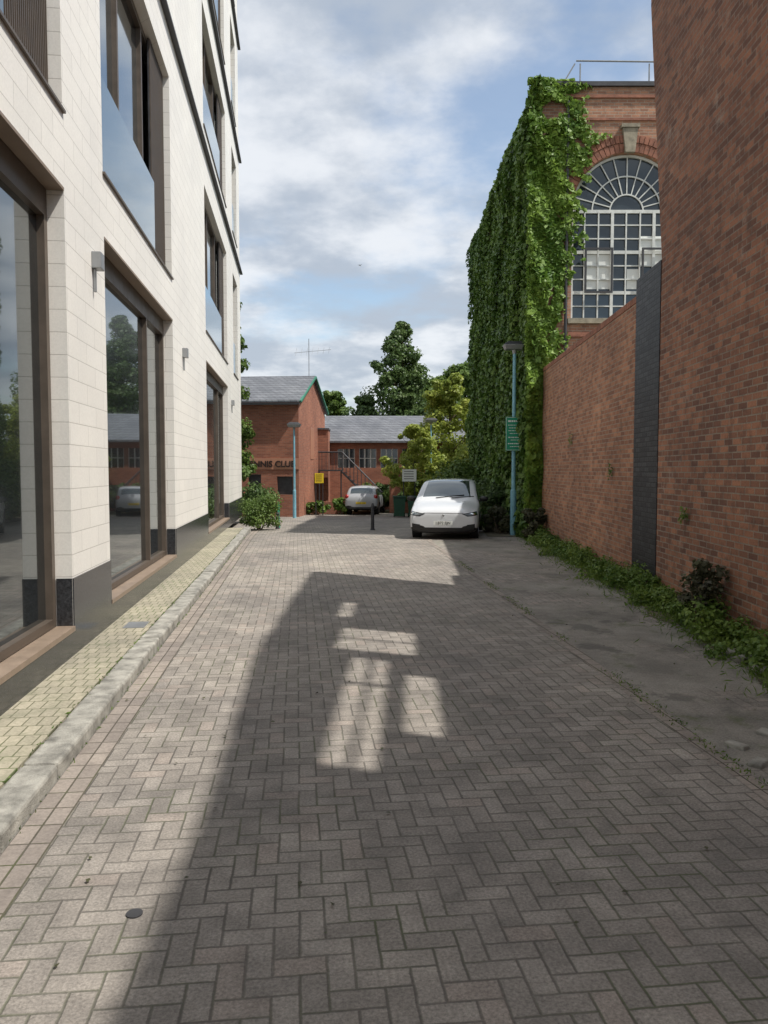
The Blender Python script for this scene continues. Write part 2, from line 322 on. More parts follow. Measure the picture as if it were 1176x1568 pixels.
mb.build('soffits',['soffit'],e)
mb=MB()
for y in (8.8,15.4,26.5): mb.box(X0,X0+.10,y-.08,y+.08,4.08,4.26); mb.box(X0+.01,X0+.04,y-.05,y-.02,3.83,4.08)
mb.build('wall_lights',['grey'],e,bevel=.008)
# ------------------------------------------------------------------ right walls
ra=math.atan2(1,.034)
e=empty('tall_brick_wall',(3.68,0,0),ra); th=.12
light_gaps=[(6.35,7.45,6.15,7.8),(3.2,6.05,6.62,7.42),(4.0,5.6,5.85,6.5),(8.1,9.2,7.55,8.25)]  # invented openings, out of view, standing in for sun reflected off the glass opposite
mb=MB()
for dd in (0,-th): facade(mb,lambda u,d,z:(u,d+dd,z),-8,11.46,0,8.05,[w for w in light_gaps[:3]]+[(8.1,9.2,7.55,8.05)],th if dd==0 else 0)
prof=[(-8,8.05,8.05),(1,8.05,8.06),(2.2,8.05,8.2),(5.9,8.05,9.0),(8.1,8.05,9.14)]
def quad(u0,u1,a0,a1,b0,b1):
    for dd in (0,-th): mb.face([(u0,dd,a0),(u1,dd,a1),(u1,dd,b1),(u0,dd,b0)])
for (u0,_,t0),(u1,_,t1) in zip(prof[1:-1],prof[2:]): quad(u0,u1,8.05,8.05,t0,t1)
quad(8.1,9.2,8.25,8.25,9.14,9.21); quad(9.2,11.46,8.05,8.05,9.21,9.35)
mb.face([(8.1,0,8.05),(8.1,-th,8.05),(8.1,-th,8.25),(8.1,0,8.25)]); mb.face([(9.2,0,8.05),(9.2,-th,8.05),(9.2,-th,8.25),(9.2,0,8.25)])
quad(11.46,12.2,5.0,9.0,9.35,9.4)
mb.face([(11.46,0,5.0),(12.2,0,9.0),(12.2,-th,9.0),(11.46,-th,5.0)]); mb.face([(12.2,0,9.0),(12.2,0,9.4),(12.2,-th,9.4),(12.2,-th,9.0)])
tp=[(-8,8.05),(1,8.06),(2.2,8.2),(5.9,9.0),(8.1,9.14),(9.2,9.21),(11.46,9.35),(12.2,9.4)]
for (u0,t0),(u1,t1) in zip(tp[:-1],tp[1:]): mb.face([(u0,0,t0),(u1,0,t1),(u1,-th,t1),(u0,-th,t0)])
mb.build('wall_face',['red'],e)
mb=MB(); mb.box(6.88,6.92,-.09,-.05,6.15,7.8); mb.box(3.2,6.05,-.09,-.05,7.0,7.03); mb.box(5.1,5.16,-.09,-.05,6.62,7.42); mb.box(8.63,8.66,-.09,-.05,7.55,8.25)  # unseen bars added to split the light patches on the paving
mb.build('light_gap_bars',['dkgrey'],e)
mb=MB(); mb.box(11.46,12.68,-th,.012,0,4.98); mb.build('tarred_pier',['black'],e)
e=empty('boundary_brick_wall',(3.68,0,0),ra); mb=MB()
mb.box(12.68,22.4,-.33,0,-.1,4.62); mb.build('wall_face',['redlow'],e)
mb=MB(); x=12.69
while x<22.3: mb.box(x,x+.105,-.34,.012,4.62+R.uniform(-.004,.004),4.73,0); x+=.112
mb.build('coping_bricks',['arch'],e,bevel=.008)
# ------------------------------------------------------------------ ivy hall
e=empty('ivy_covered_brick_hall',(4.3,21.6,0)); H=12.35
mb=MB(); xc=2.42; r=1.54; s0=6.1; sp=9.06
Q=lambda u,d,z:(u,-d,z)
W2=xc+5.2
facade(mb,Q,0,12,-.4,s0,[],.2)
for (u0,u1) in ((0,xc-r),(xc+r,W2-r),(W2+r,12)): mb.face([Q(u0,0,s0),Q(u1,0,s0),Q(u1,0,H),Q(u0,0,H)])
n=28
for cx in (xc,W2):
    for i in range(n):
        a0=math.pi*i/n; a1=math.pi*(i+1)/n
        x0,x1=cx+r*math.cos(a0),cx+r*math.cos(a1); z0,z1=sp+r*math.sin(a0),sp+r*math.sin(a1)
        mb.face([(x0,0,z0),(x1,0,z1),(x1,0,H),(x0,0,H)]); mb.face([(x0,0,z0),(x1,0,z1),(x1,.22,z1),(x0,.22,z0)])
    for q in (-r,r): mb.face([(cx+q,0,s0),(cx+q,0,sp),(cx+q,.22,sp),(cx+q,.22,s0)])
mb.face([(0,0,-.4),(0,14.4,-.4),(0,14.4,H),(0,0,H)]); mb.face([(12,0,-.4),(12,14.4,-.4),(12,14.4,H),(12,0,H)]); mb.face([(0,14.4,-.4),(12,14.4,-.4),(12,14.4,H),(0,14.4,H)])
mb.face([(0,0,H),(12,0,H),(12,14.4,H),(0,14.4,H)]); mb.build('walls',['redfac'],e)
mb=MB(); mb.box(-.06,12.06,-.08,14.4,H+.002,H+.12); mb.build('parapet_coping',['dkgrey'],e)
mb=MB(); mb.box(0,12,-.05,-.001,H-.3,H-.22); mb.box(0,12,-.04,-.001,11.45,11.52); mb.box(0,12,-.06,-.001,5.6,5.72); mb.build('brick_string_course',['arch'],e)
mb=MB(); fr=MB(); ks=MB(); gl=MB()
for cx in (xc,W2):
    for row,(ra0,ra1,zz) in enumerate(((r+.01,r+.24,-.03),(r+.26,r+.46,-.045))):
        nn_=38+row*6
        for i in range(nn_):
            a0=math.pi*(i+.08)/nn_; a1=math.pi*(i+.92)/nn_
            if abs((a0+a1)/2-math.pi/2)<.1: continue
            p=[(cx+q*math.cos(a),zz,sp+q*math.sin(a)) for q,a in ((ra0,a0),(ra1,a0),(ra1,a1),(ra0,a1))]
            mb.face(p)
            for k in range(4): mb.face([p[k],p[(k+1)%4],(p[(k+1)%4][0],0,p[(k+1)%4][2]),(p[k][0],0,p[k][2])])
    pts=[(cx-.13,sp+r-.02),(cx+.13,sp+r-.02),(cx+.21,sp+r+.62),(cx-.21,sp+r+.62)]
    ks.face([(a,-.12,b) for a,b in pts])
    for k in range(4): ks.face([(pts[k][0],-.12,pts[k][1]),(pts[(k+1)%4][0],-.12,pts[(k+1)%4][1]),(pts[(k+1)%4][0],0,pts[(k+1)%4][1]),(pts[k][0],0,pts[k][1])])
    ks.box(cx-.25,cx+.25,-.15,0,sp+r+.63,sp+r+.72)
    ks.box(cx-r-.1,cx+r+.1,-.1,.05,s0-.14,s0-.002)
    gp=[(cx-r,.19,s0),(cx+r,.19,s0)]+[(cx+r*math.cos(math.pi*i/24),.19,sp+r*math.sin(math.pi*i/24)) for i in range(25)]
    gl.face(gp)
    for i in range(24):
        a0=math.pi*i/24;a1=math.pi*(i+1)/24
        for R1,w in ((r-.04,.045),(r*.62,.025),(r*.3,.025)):
            fr.tube((cx+R1*math.cos(a0),.15,sp+R1*math.sin(a0)),(cx+R1*math.cos(a1),.15,sp+R1*math.sin(a1)),w,n=4)
    for i in range(1,12):
        a=math.pi*i/12; fr.tube((cx+r*.3*math.cos(a),.15,sp+r*.3*math.sin(a)),(cx+r*.98*math.cos(a),.15,sp+r*.98*math.sin(a)),.02,n=4)
    for sgn in (-1,1): fr.box(cx+sgn*(r-.035)-.035,cx+sgn*(r-.035)+.035,.11,.18,s0,sp)
    for k in range(-3,4):
        w=.04 if k in(-1,2) else .018; fr.box(cx+k*.385-w,cx+k*.385+w,.125,.175,s0,sp)
    for k in range(9):
        z=s0+k*(sp-s0)/8; w=.045 if k in (0,2,5,8) else .016; fr.box(cx-r,cx+r,.13,.17,z-w,z+w)
    fr.box(cx-1.1,cx-.42,.176,.184,s0+.85,s0+1.8,1); fr.box(cx+.05,cx+.38,.176,.184,s0+.85,s0+1.4,1); fr.box(cx+.42,cx+1.1,.176,.184,s0+1.5,s0+2.3,1)
    for (q0,q1,z0,z1) in ((-1.16,-.38,s0+.72,s0+1.95),(.42,1.12,s0+.72,s0+1.95)):
        for bx0,bx1,bz0,bz1 in ((q0,q0+.05,z0,z1),(q1-.05,q1,z0,z1),(q0+.05,q1-.05,z0,z0+.05),(q0+.05,q1-.05,z1-.05,z1)): fr.box(cx+bx0,cx+bx1,.02,.07,bz0,bz1,2)
mb.build('arch_voussoirs',['arch'],e); ks.build('keystone_and_sill',['stone'],e); gl.build('glazing',['glass2'],e)
fr.build('light_gap_bars',['paintwhite','signwhite','dkgrey'],e)
mb=MB(); 
mb.tube((.95,.05,H+.72),(12,.3,H+.72),.022,n=6)
for x in (1.1,3.0,5,7,9,11): mb.tube((x,.2,H),(x,.2,H+.72),.02,n=6)
mb.tube((.95,.2,H+.72),(.7,.2,H+.3),.02,n=6)
mb.build('roof_railing',['grey'],e)
mb=MB(); mb.tube((.72,-.07,4.6),(.72,-.07,H-.4),.045,n=8); mb.build('downpipe',['dkgrey'],e)
e2=empty('ivy',(4.3,21.6,0)); 
def nz(y,z,f=1.): return math.sin(y*1.3*f+z*.7*f)+math.sin(y*.5*f-z*1.7*f+1)+math.sin(z*2.3*f+y*2.1*f)
Pp=[];Nn=[]
for i in range(52000):
    y=R.uniform(-.25,14.7); z=R.uniform(-.3,H+.25)
    t=.30+.07*nz(y,z)+.05*math.sin(y*6+z*5); d=t*R.random()**.5
    if z>H-.5: d*=max(.3,1-(z-H+.5)*.8)
    Pp.append((-d-.02,y,z)); Nn.append((-1,0,.45))
leaves('side_ivy',Pp,Nn,.17,'leafivy',e2,jit=.6)
zs=[-.3,2.5,4.5,5.3,6.2,7.0,7.6,8.2,9.0,9.6,10.3,11.0,11.6,12.1,12.5]; ws=[.5,.45,.3,.45,.4,.75,1.0,.6,1.0,.6,1.1,1.4,1.2,.9,.9]
Pp=[];Nn=[]
gaps=[(R.uniform(.2,1.3),R.uniform(5,12),R.uniform(.12,.28)) for _ in range(12)]
for i in range(17000):
    z=R.uniform(-.3,H+.15); w=np.interp(z,zs,ws)*(1+.16*math.sin(z*4.2)+.2*math.sin(z*9.7+1)+.15*math.sin(z*19)); x=R.uniform(-.35,w)
    if x>w*.65 and R.random()<.5: continue
    if any((x-a)**2+(z-b)**2<c*c for a,b,c in gaps): continue
    d=(.16+.07*nz(x*2,z,1.6))*R.random()**.5*max(.3,1-(x/max(w,.1))*.7)
    Pp.append((x,-max(.02,d)-.02,z)); Nn.append((.1,-1,.5))
leaves('front_ivy',Pp,Nn,.15,'leafivyl',e2,jit=.6)
Pp=[]
for i in range(70):
    z=R.uniform(5.0,12.0); x0=np.interp(z,zs,ws)*.7; L=R.uniform(.25,.9); sl=R.uniform(-1.2,.6)
    if 6<z<8.5: L*=.5
    for k in range(int(34*L)+8):
        t=R.random()*L; Pp.append((x0+t*.7+R.gauss(0,.045),-.05-R.random()*.08,z+sl*t+R.gauss(0,.05)))
leaves('ivy_tendrils',Pp,[(0,-1,.3)]*len(Pp),.13,'leafivyl',e2,jit=.5)
# ------------------------------------------------------------------ tennis club house
hy=math.atan2(8,.68)-math.pi/2
e=empty('tennis_club_brick_house',(-4.2,38,-.4),hy)
EH=5.75; RH=7.3; Dp=8; Lx=-10
mb=MB()
ww=[(-2.55,-1.9,.1,2.1),(-1.1,-.3,1.1,2.0)]
facade(mb,lambda u,d,z:(u,-d,z),Lx,0,0,EH,ww,.15)
mb.face([(0,0,0),(0,Dp,0),(0,Dp,EH),(0,Dp/2,RH),(0,0,EH)]); mb.face([(Lx,0,0),(Lx,Dp,0),(Lx,Dp,EH),(Lx,Dp/2,RH),(Lx,0,EH)]); mb.face([(Lx,Dp,0),(0,Dp,0),(0,Dp,EH),(Lx,Dp,EH)])
mb.build('walls',['redhouse'],e)
mb=MB()
for s in (0,1):
    ya=-.25 if s==0 else Dp+.25; za=EH-.12
    T=[(Lx,ya,za),(.15,ya,za),(.15,Dp/2,RH+.03),(Lx,Dp/2,RH+.03)]; mb.face(T); mb.face([(a,b,c+.08) for a,b,c in T])
    mb.face([T[0],T[1],(T[1][0],T[1][1],T[1][2]+.08),(T[0][0],T[0][1],T[0][2]+.08)])
mb.build('roof',['slate'],e)
mb=MB(); mb.tube((.16,-.28,EH-.1),(.16,Dp/2,RH+.04),.07,n=4); mb.tube((.16,Dp+.28,EH-.1),(.16,Dp/2,RH+.04),.07,n=4); mb.box(-10,.1,-.35,-.24,EH-.25,EH-.15,1); mb.build('bargeboards_and_gutter',['gaptrim','dkgrey'],e)
mb=MB(); mb.face([(-2.55,.14,.1),(-1.9,.14,.1),(-1.9,.14,2.1),(-2.55,.14,2.1)]); mb.face([(-1.1,.14,1.1),(-.3,.14,1.1),(-.3,.14,2),(-1.1,.14,2)]); mb.box(-3.4,.02,-.04,-.001,2.35,2.9,1); mb.box(.001,.02,3.2,4.2,2.9,4.6,1)
mb.build('door_window_and_fascia',['dkgrey',carpaint('fascia_board',(.46,.22,.14),.6)],e)
mb=MB(); mb.tube((-.2,4,RH),(-.2,4,RH+2.1),.02,n=5); mb.tube((-1,4,RH+1.35),(1,4,RH+1.5),.012,n=4)
for k in range(7): mb.tube((-.9+k*.3,3.8,RH+1.15+k*.02),(-.9+k*.3,4.2,RH+1.65),.008,n=4)
mb.build('tv_aerial',['grey'],e)
tx=bpy.data.curves.new('TENNIS','FONT'); tx.body='TENNIS CLUB'; tx.size=.42; tx.extrude=.01; tx.offset=.012; tx.materials.append(M['text']); to=bpy.data.objects.new('sign_lettering',tx); scene.collection.objects.link(to)
to.parent=e; to.location=(-2.72,-.06,2.47); to.rotation_euler=(math.pi/2,0,0)
e=empty('low_slate_roof_pavilion',(-3.3,45,-.4)); mb=MB()
wn=[(.6+k*1.25,1.6+k*1.25,2.45,3.55) for k in range(5)]
facade(mb,lambda u,d,z:(u,-d,z),-1.2,9,0,4.1,wn,.12); mb.face([(9,0,0),(9,8,0),(9,8,4.1),(9,4,5.65),(9,0,4.1)])
mb.box(-1.6,.15,-1.5,-.01,0,4.6); mb.build('walls',['redhouse'],e)
mb=MB(); mb.box(-1.68,.2,-1.58,.0,4.6,4.68); mb.face([(-1.5,-.3,4.0),(9.2,-.3,4.0),(9.2,4,5.75),(-1.5,4,5.75)]); mb.face([(-1.5,8.3,4.0),(9.2,8.3,4.0),(9.2,4,5.75),(-1.5,4,5.75)]); mb.face([(-1.5,-.3,3.9),(9.2,-.3,3.9),(9.2,-.3,4.0),(-1.5,-.3,4.0)]); mb.build('roof',['slate'],e)
mb=MB()
for a,b,c,d in wn:
    mb.face([(a,.11,c),(b,.11,c),(b,.11,d),(a,.11,d)],0)
    for k in range(4): q=a+(b-a)*k/3; mb.box(q-.03,q+.03,.03,.08,c,d,1)
    mb.box(a,b,.035,.075,(c+d)/2-.02,(c+d)/2+.02,1)
mb.build('windows',['glass2','paintwhite'],e)
e=empty('metal_fire_escape_stair',(-3.2,42.6,-.4)); mb=MB(); mb.box(-.4,.9,-.5,.8,2.25,2.33)
for k in range(10): z=2.2-k*.22; x=.9+k*.22; mb.box(x,x+.26,-.5,.4,z-.03,z)
for yy in (-.5,.4):
    mb.tube((.9,yy,3.3),(3.1,yy,1.1),.03,n=5); mb.tube((-.4,yy,3.3),(.9,yy,3.3),.03,n=5); mb.tube((.9,yy,2.2),(3.1,yy,.05),.05,n=4)
    for k in range(8): x=-.4+k*.19; mb.tube((x,yy,2.3),(x,yy,3.3),.015,n=4)
    for k in range(11): x=.9+k*.21; mb.tube((x,yy,2.2-k*.21),(x,yy,3.3-k*.21),.015,n=4)
for x in (-.35,.85): mb.tube((x,-.45,0),(x,-.45,2.3),.04,n=6)
mb.build('stair',['dkgrey'],e)
mb=MB(); mb.box(-5.2,-1.9,40.4,40.7,-.4,.25); mb.box(.3,9,41.6,41.9,-.4,1.1); mb.build('low_garden_wall',['redhouse'])
# ------------------------------------------------------------------ vegetation
tree('broadleaf_tree',1.35,60,13.6,[(.25,2.6),(.45,3.2),(.62,2.7),(.8,1.9),(.92,1.1),(1.0,.35)],170,150,.23,'leafdark',.3,.25)
tree('broadleaf_tree',6.1,58,10.6,[(.2,3.2),(.5,3.4),(.75,2.8),(.95,1.2)],110,130,.26,'leafmid',.3,.27)
tree('broadleaf_tree',3.7,66,10.2,[(.2,3.0),(.5,3.4),(.8,2.4),(.97,1.1)],100,120,.28,'leafmid',.3,.27)
tree('broadleaf_tree',-1.6,62,8.0,[(.2,2.4),(.5,2.9),(.85,1.8),(1,.6)],70,120,.28,'leafdark',.25,.3)
tree('broadleaf_tree',-4.4,66,8.8,[(.2,2),(.6,2.2),(1,.8)],50,110,.3,'leafmid',.25,.3)
tree('lime_green_tree',3.6,42.5,7.6,[(.12,2.4),(.3,2.8),(.55,2.3),(.8,1.4),(.97,.6)],125,140,.16,'leaflime',.14,.2)
tree('lime_green_tree',1.5,38.8,4.5,[(.25,1.2),(.5,1.6),(.8,1.2),(1,.5)],70,120,.13,'leaflime',.06,.22)
tree('tall_thin_tree',-7.35,34.5,10.0,[(.1,1.2),(.3,1.75),(.45,1.45),(.6,1.1),(.8,1.35),(.93,1.1),(1,.5)],90,150,.18,'leafmid',.16,.3)
bush('clipped_hedge_bush',-4.15,25.6,.75,.8,1.4,8500,.055,'leafmid',K=44)
bush('dark_shrub',-5.3,31.5,1.1,1.2,1.7,4000,.12,'leafdark'); bush('dark_shrub',3.5,33,1.3,2,3.3,8500,.13,'leafmid',K=24); bush('dark_shrub',3.6,29,.9,1.6,2.3,8000,.11,'leafdark',K=22)
bush('dark_shrub',1.1,42,1.3,.8,2.5,4000,.16,'leafmid'); bush('dark_shrub',-.7,43.4,1.5,.8,2.3,4000,.16,'leafmid'); bush('dark_shrub',-.1,42.9,.9,.6,2.0,2500,.15,'leafdark')
bush('dark_shrub',2.9,39.6,1.3,.9,3.0,6000,.13,'leafmid',K=24); bush('dark_shrub',2.9,36.5,.8,.9,2.2,5000,.12,'leafdark',K=22); bush('dark_shrub',1.9,41.0,1.4,.5,2.2,4500,.13,'leafdark',K=18)
bush('dark_shrub',4.2,38,1.7,1.6,4.4,8000,.15,'leaflime',K=24); bush('purple_shrub',3.55,23.6,.45,.5,1.1,2200,.08,'purple'); bush('dark_shrub',3.75,25.5,.6,.8,1.7,3800,.09,'leafdark')
bush('dark_shrub',3.3,24.6,.45,.6,.9,2400,.07,'weed')
bush('fern_clump',-3.5,39.8,.8,.4,.9,1500,.14,'weed'); bush('fern_clump',-2.3,39.9,.5,.4,1.0,1000,.14,'weed')
bush('wall_shrub',3.75,9.0,.27,.4,1.1,1500,.055,'purple',K=18); bush('wall_shrub',4.1,20.8,.3,.6,1.2,2400,.075,'purple',K=18); bush('wall_shrub',3.92,11.4,.2,.4,.5,900,.045,'weed',K=14)
cs=[];rs=[]
for i in range(150):
    a=R.uniform(-1.25,1.25); d=R.uniform(85,110); cs.append((d*math.sin(a),d*math.cos(a),R.uniform(.5,6.0))); rs.append(R.uniform(2,3.4))
Pq,Nq=clumps(cs,rs,130); leaves('distant_trees',Pq,Nq,.7,'leafdark')
cs=[];rs=[]
yy=4.4
while yy<22.3:
    amt=.5+.5*math.sin(yy*1.1+1)*math.sin(yy*2.7); 
    for k in range(R.choice((2,3,4))):
        off=abs(R.gauss(0,.19))*(.6+amt)+.03; cs.append((wallx(yy)-off,yy+R.uniform(-.15,.15),R.uniform(.0,.10+.25*amt))); rs.append(R.uniform(.06,.14)*(1+.7*amt))
    yy+=R.uniform(.07,.16)
Pq,Nq=clumps(cs,rs,75); Pq[:,2]=np.abs(Pq[:,2]); leaves('wall_foot_weeds',Pq,Nq,.048,'weed')
Pq=[];Nn=[]
for i in range(9000):
    y=R.uniform(4.4,22); x=wallx(y)-abs(R.gauss(0,.30))-.02
    if math.sin(y*2.1)+math.sin(y*.9)<-.4 and R.random()<.5: continue
    Pq.append((x,y,.035)); a=R.uniform(0,6.28); Nn.append((math.cos(a),math.sin(a),.15))
leaves('wall_foot_grass',Pq,Nn,.09,'weed',aspect=.12,jit=.2)
Pq=[]
for (z0,u0,q) in ((1.3,10.2,90),(1.9,14,60),(2.6,17.5,50)):
    for k in range(q): Pq.append((wallx(u0)-.02-R.random()*.07,u0+R.gauss(0,.06),z0+R.gauss(0,.07)))
leaves('wall_face_weeds',Pq,[(-1,0,.3)]*len(Pq),.04,'weed')
Pq=[]
for i in range(1500):
    y=R.uniform(2.5,16); 
    if math.sin(y*3.1)+math.sin(y*1.3)<-.2: continue
    Pq.append((bx(y)+R.gauss(0,.04),y,abs(R.gauss(0,.012))))
for i in range(400):
    y=R.uniform(2.5,22); Pq.append((kx(y)+R.gauss(0,.012),y,abs(R.gauss(0,.01))))
for i in range(400):
    y=R.uniform(2.5,22); Pq.append((kx(y)-.22+R.gauss(0,.012),y,.1))
leaves('paving_joint_grass',Pq,None,.03,'weed',aspect=.3)
Pq=[]
for i in range(600):
    y=R.uniform(2.5,21); x=R.uniform(kx(y)+.05,wallx(y)-.1) if R.random()<.35 else wallx(y)-.1-abs(R.gauss(0,.45)); Pq.append((x,y,.012))
leaves('fallen_leaves',Pq,[(0,0,1)]*len(Pq),.026,'purple',jit=.25)
mb=MB()
for i in range(11):
    x=2.6+R.uniform(-.2,.3); y=4.9+R.uniform(-.45,.6); s=R.uniform(.04,.10); T=Matrix.Translation((x,y,.005))@Matrix.Rotation(R.uniform(0,3),4,'Z')@Matrix.Rotation(R.uniform(-.15,.15),4,'X')
    mb.box(-s,s,-s*.6,s*.6,-.03,.02,0,T)
for i in range(6):
    y=R.uniform(6.5,8.2); s=R.uniform(.05,.1); T=Matrix.Translation((wallx(y)-.35,y,.02))@Matrix.Rotation(R.uniform(0,3),4,'Z')@Matrix.Rotation(R.uniform(-.3,.3),4,'X'); mb.box(-s,s,-s*.6,s*.6,-.03,.035,0,T)
mb.build('broken_pavers',['kerb'],bevel=.012)
# ------------------------------------------------------------------ street furniture
def lamp(name,x,y,zt,r=.06):
    e=empty(name,(x,y,gz(y))); h=zt-gz(y); mb=MB(); mb.tube((0,0,0),(0,0,1.3),r*1.5,r*1.45,14); mb.tube((0,0,1.3),(0,0,1.36),r*1.45,r,14); mb.tube((0,0,1.36),(0,0,h-.3),r,r*.8,14); mb.build('pole',['blue'],e)
    mb=MB(); mb.tube((0,0,h-.34),(0,0,h-.22),r*.9,r*1.3,12)
    mb.hexa([(-.27,-.15,h-.22),(.27,-.15,h-.22),(.27,.15,h-.22),(-.27,.15,h-.22),(-.33,-.2,h-.08),(.33,-.2,h-.08),(.33,.2,h-.08),(-.33,.2,h-.08)])
    mb.hexa([(-.33,-.2,h-.078),(.33,-.2,h-.078),(.33,.2,h-.078),(-.33,.2,h-.078),(-.2,-.1,h+.02),(.2,-.1,h+.02),(.2,.1,h+.02),(-.2,.1,h+.02)],1)
    mb.build('lantern',['grey','dkgrey'],e,bevel=.015); return e
lamp('street_lamp',3.8,22.6,5.62); lamp('street_lamp',-4.25,36.5,4.15,r=.055); lamp('street_lamp',2.45,40.2,4.6,r=.045)
e=empty('green_parking_sign',(3.8,22.45,0)); mb=MB(); mb.box(-.27,.27,-.03,-.01,2.47,3.45); mb.build('plate',['green'],e,bevel=.004)
mb=MB()
for a,b,c,d in ((-.255,.255,3.425,3.435),(-.255,.255,2.485,2.495),(-.255,-.245,2.485,3.435),(.245,.255,2.485,3.435)): mb.box(a,b,-.034,-.031,c,d)
for z,w,h in ((3.3,.2,.05),(3.2,.2,.018),(3.12,.17,.018),(3.04,.19,.018),(2.96,.15,.018),(2.84,.19,.03),(2.77,.12,.018),(2.66,.2,.03),(2.58,.14,.018)):
    x=-w
    while x<w-.02: l=R.uniform(.03,.09); mb.box(x,min(w,x+l),-.034,-.031,z,z+h); x+=l+.015
mb.build('lettering',['signwhite'],e); mb=MB(); mb.box(-.09,.09,-.01,.2,2.7,2.74); mb.box(-.09,.09,-.01,.2,3.2,3.24); mb.build('brackets',['grey'],e)
def bollard(x,y,h,mat):
    e=empty('bollard',(x,y,gz(y))); mb=MB(); mb.tube((0,0,0),(0,0,h*.85),.06,.055,14); mb.tube((0,0,h*.85),(0,0,h*.88),.07,.07,14); mb.tube((0,0,h*.88),(0,0,h),.06,.03,14); mb.tube((0,0,0),(0,0,.05),.08,.07,14); mb.build('post',[mat],e)
bollard(-.38,25.6,.9,'dkgrey'); bollard(-3.75,27.2,.9,'green'); bollard(-3.65,26.3,.6,'dkgrey')
def signb(name,x,y,z0,z1,w,mat):
    e=empty(name,(x,y,0)); mb=MB(); mb.box(-w/2,w/2,-.02,0,z0,z1); mb.build('board',[mat],e,bevel=.004); mb=MB()
    for k in range(4): q=z0+(z1-z0)*(k+1)/5; mb.box(-w*.38,w*.3,-.024,-.021,q,q+.03)
    mb.build('lettering',['text'],e); mb=MB()
    for s in (-.4,.4): mb.tube((s*w,.02,gz(y)),(s*w,.02,z1),.025,n=6)
    mb.build('posts',['dkgrey'],e)
signb('yellow_notice_sign',-3.3,39.2,1.25,1.75,.45,'yellow'); signb('white_club_sign',1.25,38.0,1.35,1.95,.7,'signwhite')
for x,y in ((.75,37.6),(1.45,37.4),(2.15,37.8)):
    e=empty('wheelie_bin',(x,y,gz(y))); mb=MB(); mb.hexa([(-.24,-.3,.06),(.24,-.3,.06),(.24,.25,.06),(-.24,.25,.06),(-.3,-.36,.95),(.3,-.36,.95),(.3,.36,.95),(-.3,.36,.95)])
    mb.box(-.32,.32,-.4,.4,.97,1.04); mb.tube((-.3,.42,.98),(.3,.42,.98),.025,n=6); mb.tube((-.28,.25,.1),(-.22,.25,.1),.1,n=12); mb.tube((.22,.25,.1),(.28,.25,.1),.1,n=12); mb.build('bin',['bingreen'],e,bevel=.02)
# ------------------------------------------------------------------ cars
def car(name,loc,rz,st,paint,wx,wr,glass,ws):
    e=empty(name,loc,rz); mb=MB(); rings=[]
    for (x,zb,wb,wm,zbe,wbe,ze,we,zt) in st:
        h=[(0,zb),(wb,zb),(wm,zb+.14),(wm,(zb+zbe)/2+.1),(wbe,zbe),(we+.035,ze-.05),(we-.04,ze+.01),(0,zt)]
        loop=h+[(-a,b) for a,b in h[1:-1][::-1]]; rings.append([(x,a,b) for a,b in loop])
    n=14
    for r in rings: mb.v+=r
    for i in range(len(rings)-1):
        for j in range(n):
            k=(j+1)%n; seg=j if j<7 else 13-j
            mi=1
            if seg<=1: mi=0
            if seg==4 and glass[0]<=i<glass[1]: mi=2
            if seg==6 and i in ws: mi=2
            mb.f.append((i*n+j,i*n+k,(i+1)*n+k,(i+1)*n+j)); mb.m.append(mi)
    mb.f.append(tuple(range(n))[::-1]); mb.m.append(1); q=(len(rings)-1)*n; mb.f.append(tuple(q+i for i in range(n))); mb.m.append(1)
    o=mb.build('body_tmp',['trim',paint,'carglass'],None,smooth=True)
    bm=bmesh.new(); bm.from_mesh(o.data); bmesh.ops.recalc_face_normals(bm,faces=bm.faces); bm.to_mesh(o.data); bm.free()
    s=o.modifiers.new('s','SUBSURF'); s.levels=3; s.render_levels=3
    W=max(a[3] for a in st)
    cut=MB()
    for x in wx:
        for sg in (-1,1): cut.tube((x,sg*(W-.3),wr),(x,sg*(W+.3),wr),wr+.05,n=32)
    co=cut.build('cut',['trim']); bm=bmesh.new(); bm.from_mesh(co.data); bmesh.ops.recalc_face_normals(bm,faces=bm.faces); bm.to_mesh(co.data); bm.free()
    b=o.modifiers.new('b','BOOLEAN'); b.object=co; b.operation='DIFFERENCE'
    dg=bpy.context.evaluated_depsgraph_get(); me=bpy.data.meshes.new_from_object(o.evaluated_get(dg)); me.name='body'
    bo=bpy.data.objects.new('body',me); scene.collection.objects.link(bo); bo.parent=e
    bpy.data.objects.remove(o); bpy.data.objects.remove(co)
    mb=MB(); 
    for x in wx:
        for sg in (-1,1):
            y0=sg*(W-.27); y1=sg*(W-.04); mb.tube((x,y0,wr),(x,y1,wr),wr,n=32,mi=0); mb.tube((x,y1,wr),(x,y1+sg*.004,wr),wr*.68,n=24,mi=2)
            for k in range(5):
                a=k*2*math.pi/5; T=Matrix.Translation((x,y1+sg*.006,wr))@Matrix.Rotation(a,4,'Y'); mb.box(-.03,.03,-.012,.012,.04,wr*.66,1,T)
            mb.tube((x,y1,wr),(x,y1+sg*.02,wr),.07,n=12,mi=1)
    mb.build('wheels',['rubber','alloy','trim'],e)
    return e,me
def ell(name,mat,e,loc,sc,rot=(0,0,0)):
    bm=bmesh.new(); bmesh.ops.create_uvsphere(bm,u_segments=20,v_segments=12,radius=1); me=bpy.data.meshes.new(name); bm.to_mesh(me); bm.free()
    me.polygons.foreach_set('use_smooth',[True]*len(me.polygons)); me.materials.append(M[mat]); o=bpy.data.objects.new(name,me); scene.collection.objects.link(o); o.parent=e; o.location=loc; o.scale=sc; o.rotation_euler=rot
from mathutils.bvhtree import BVHTree
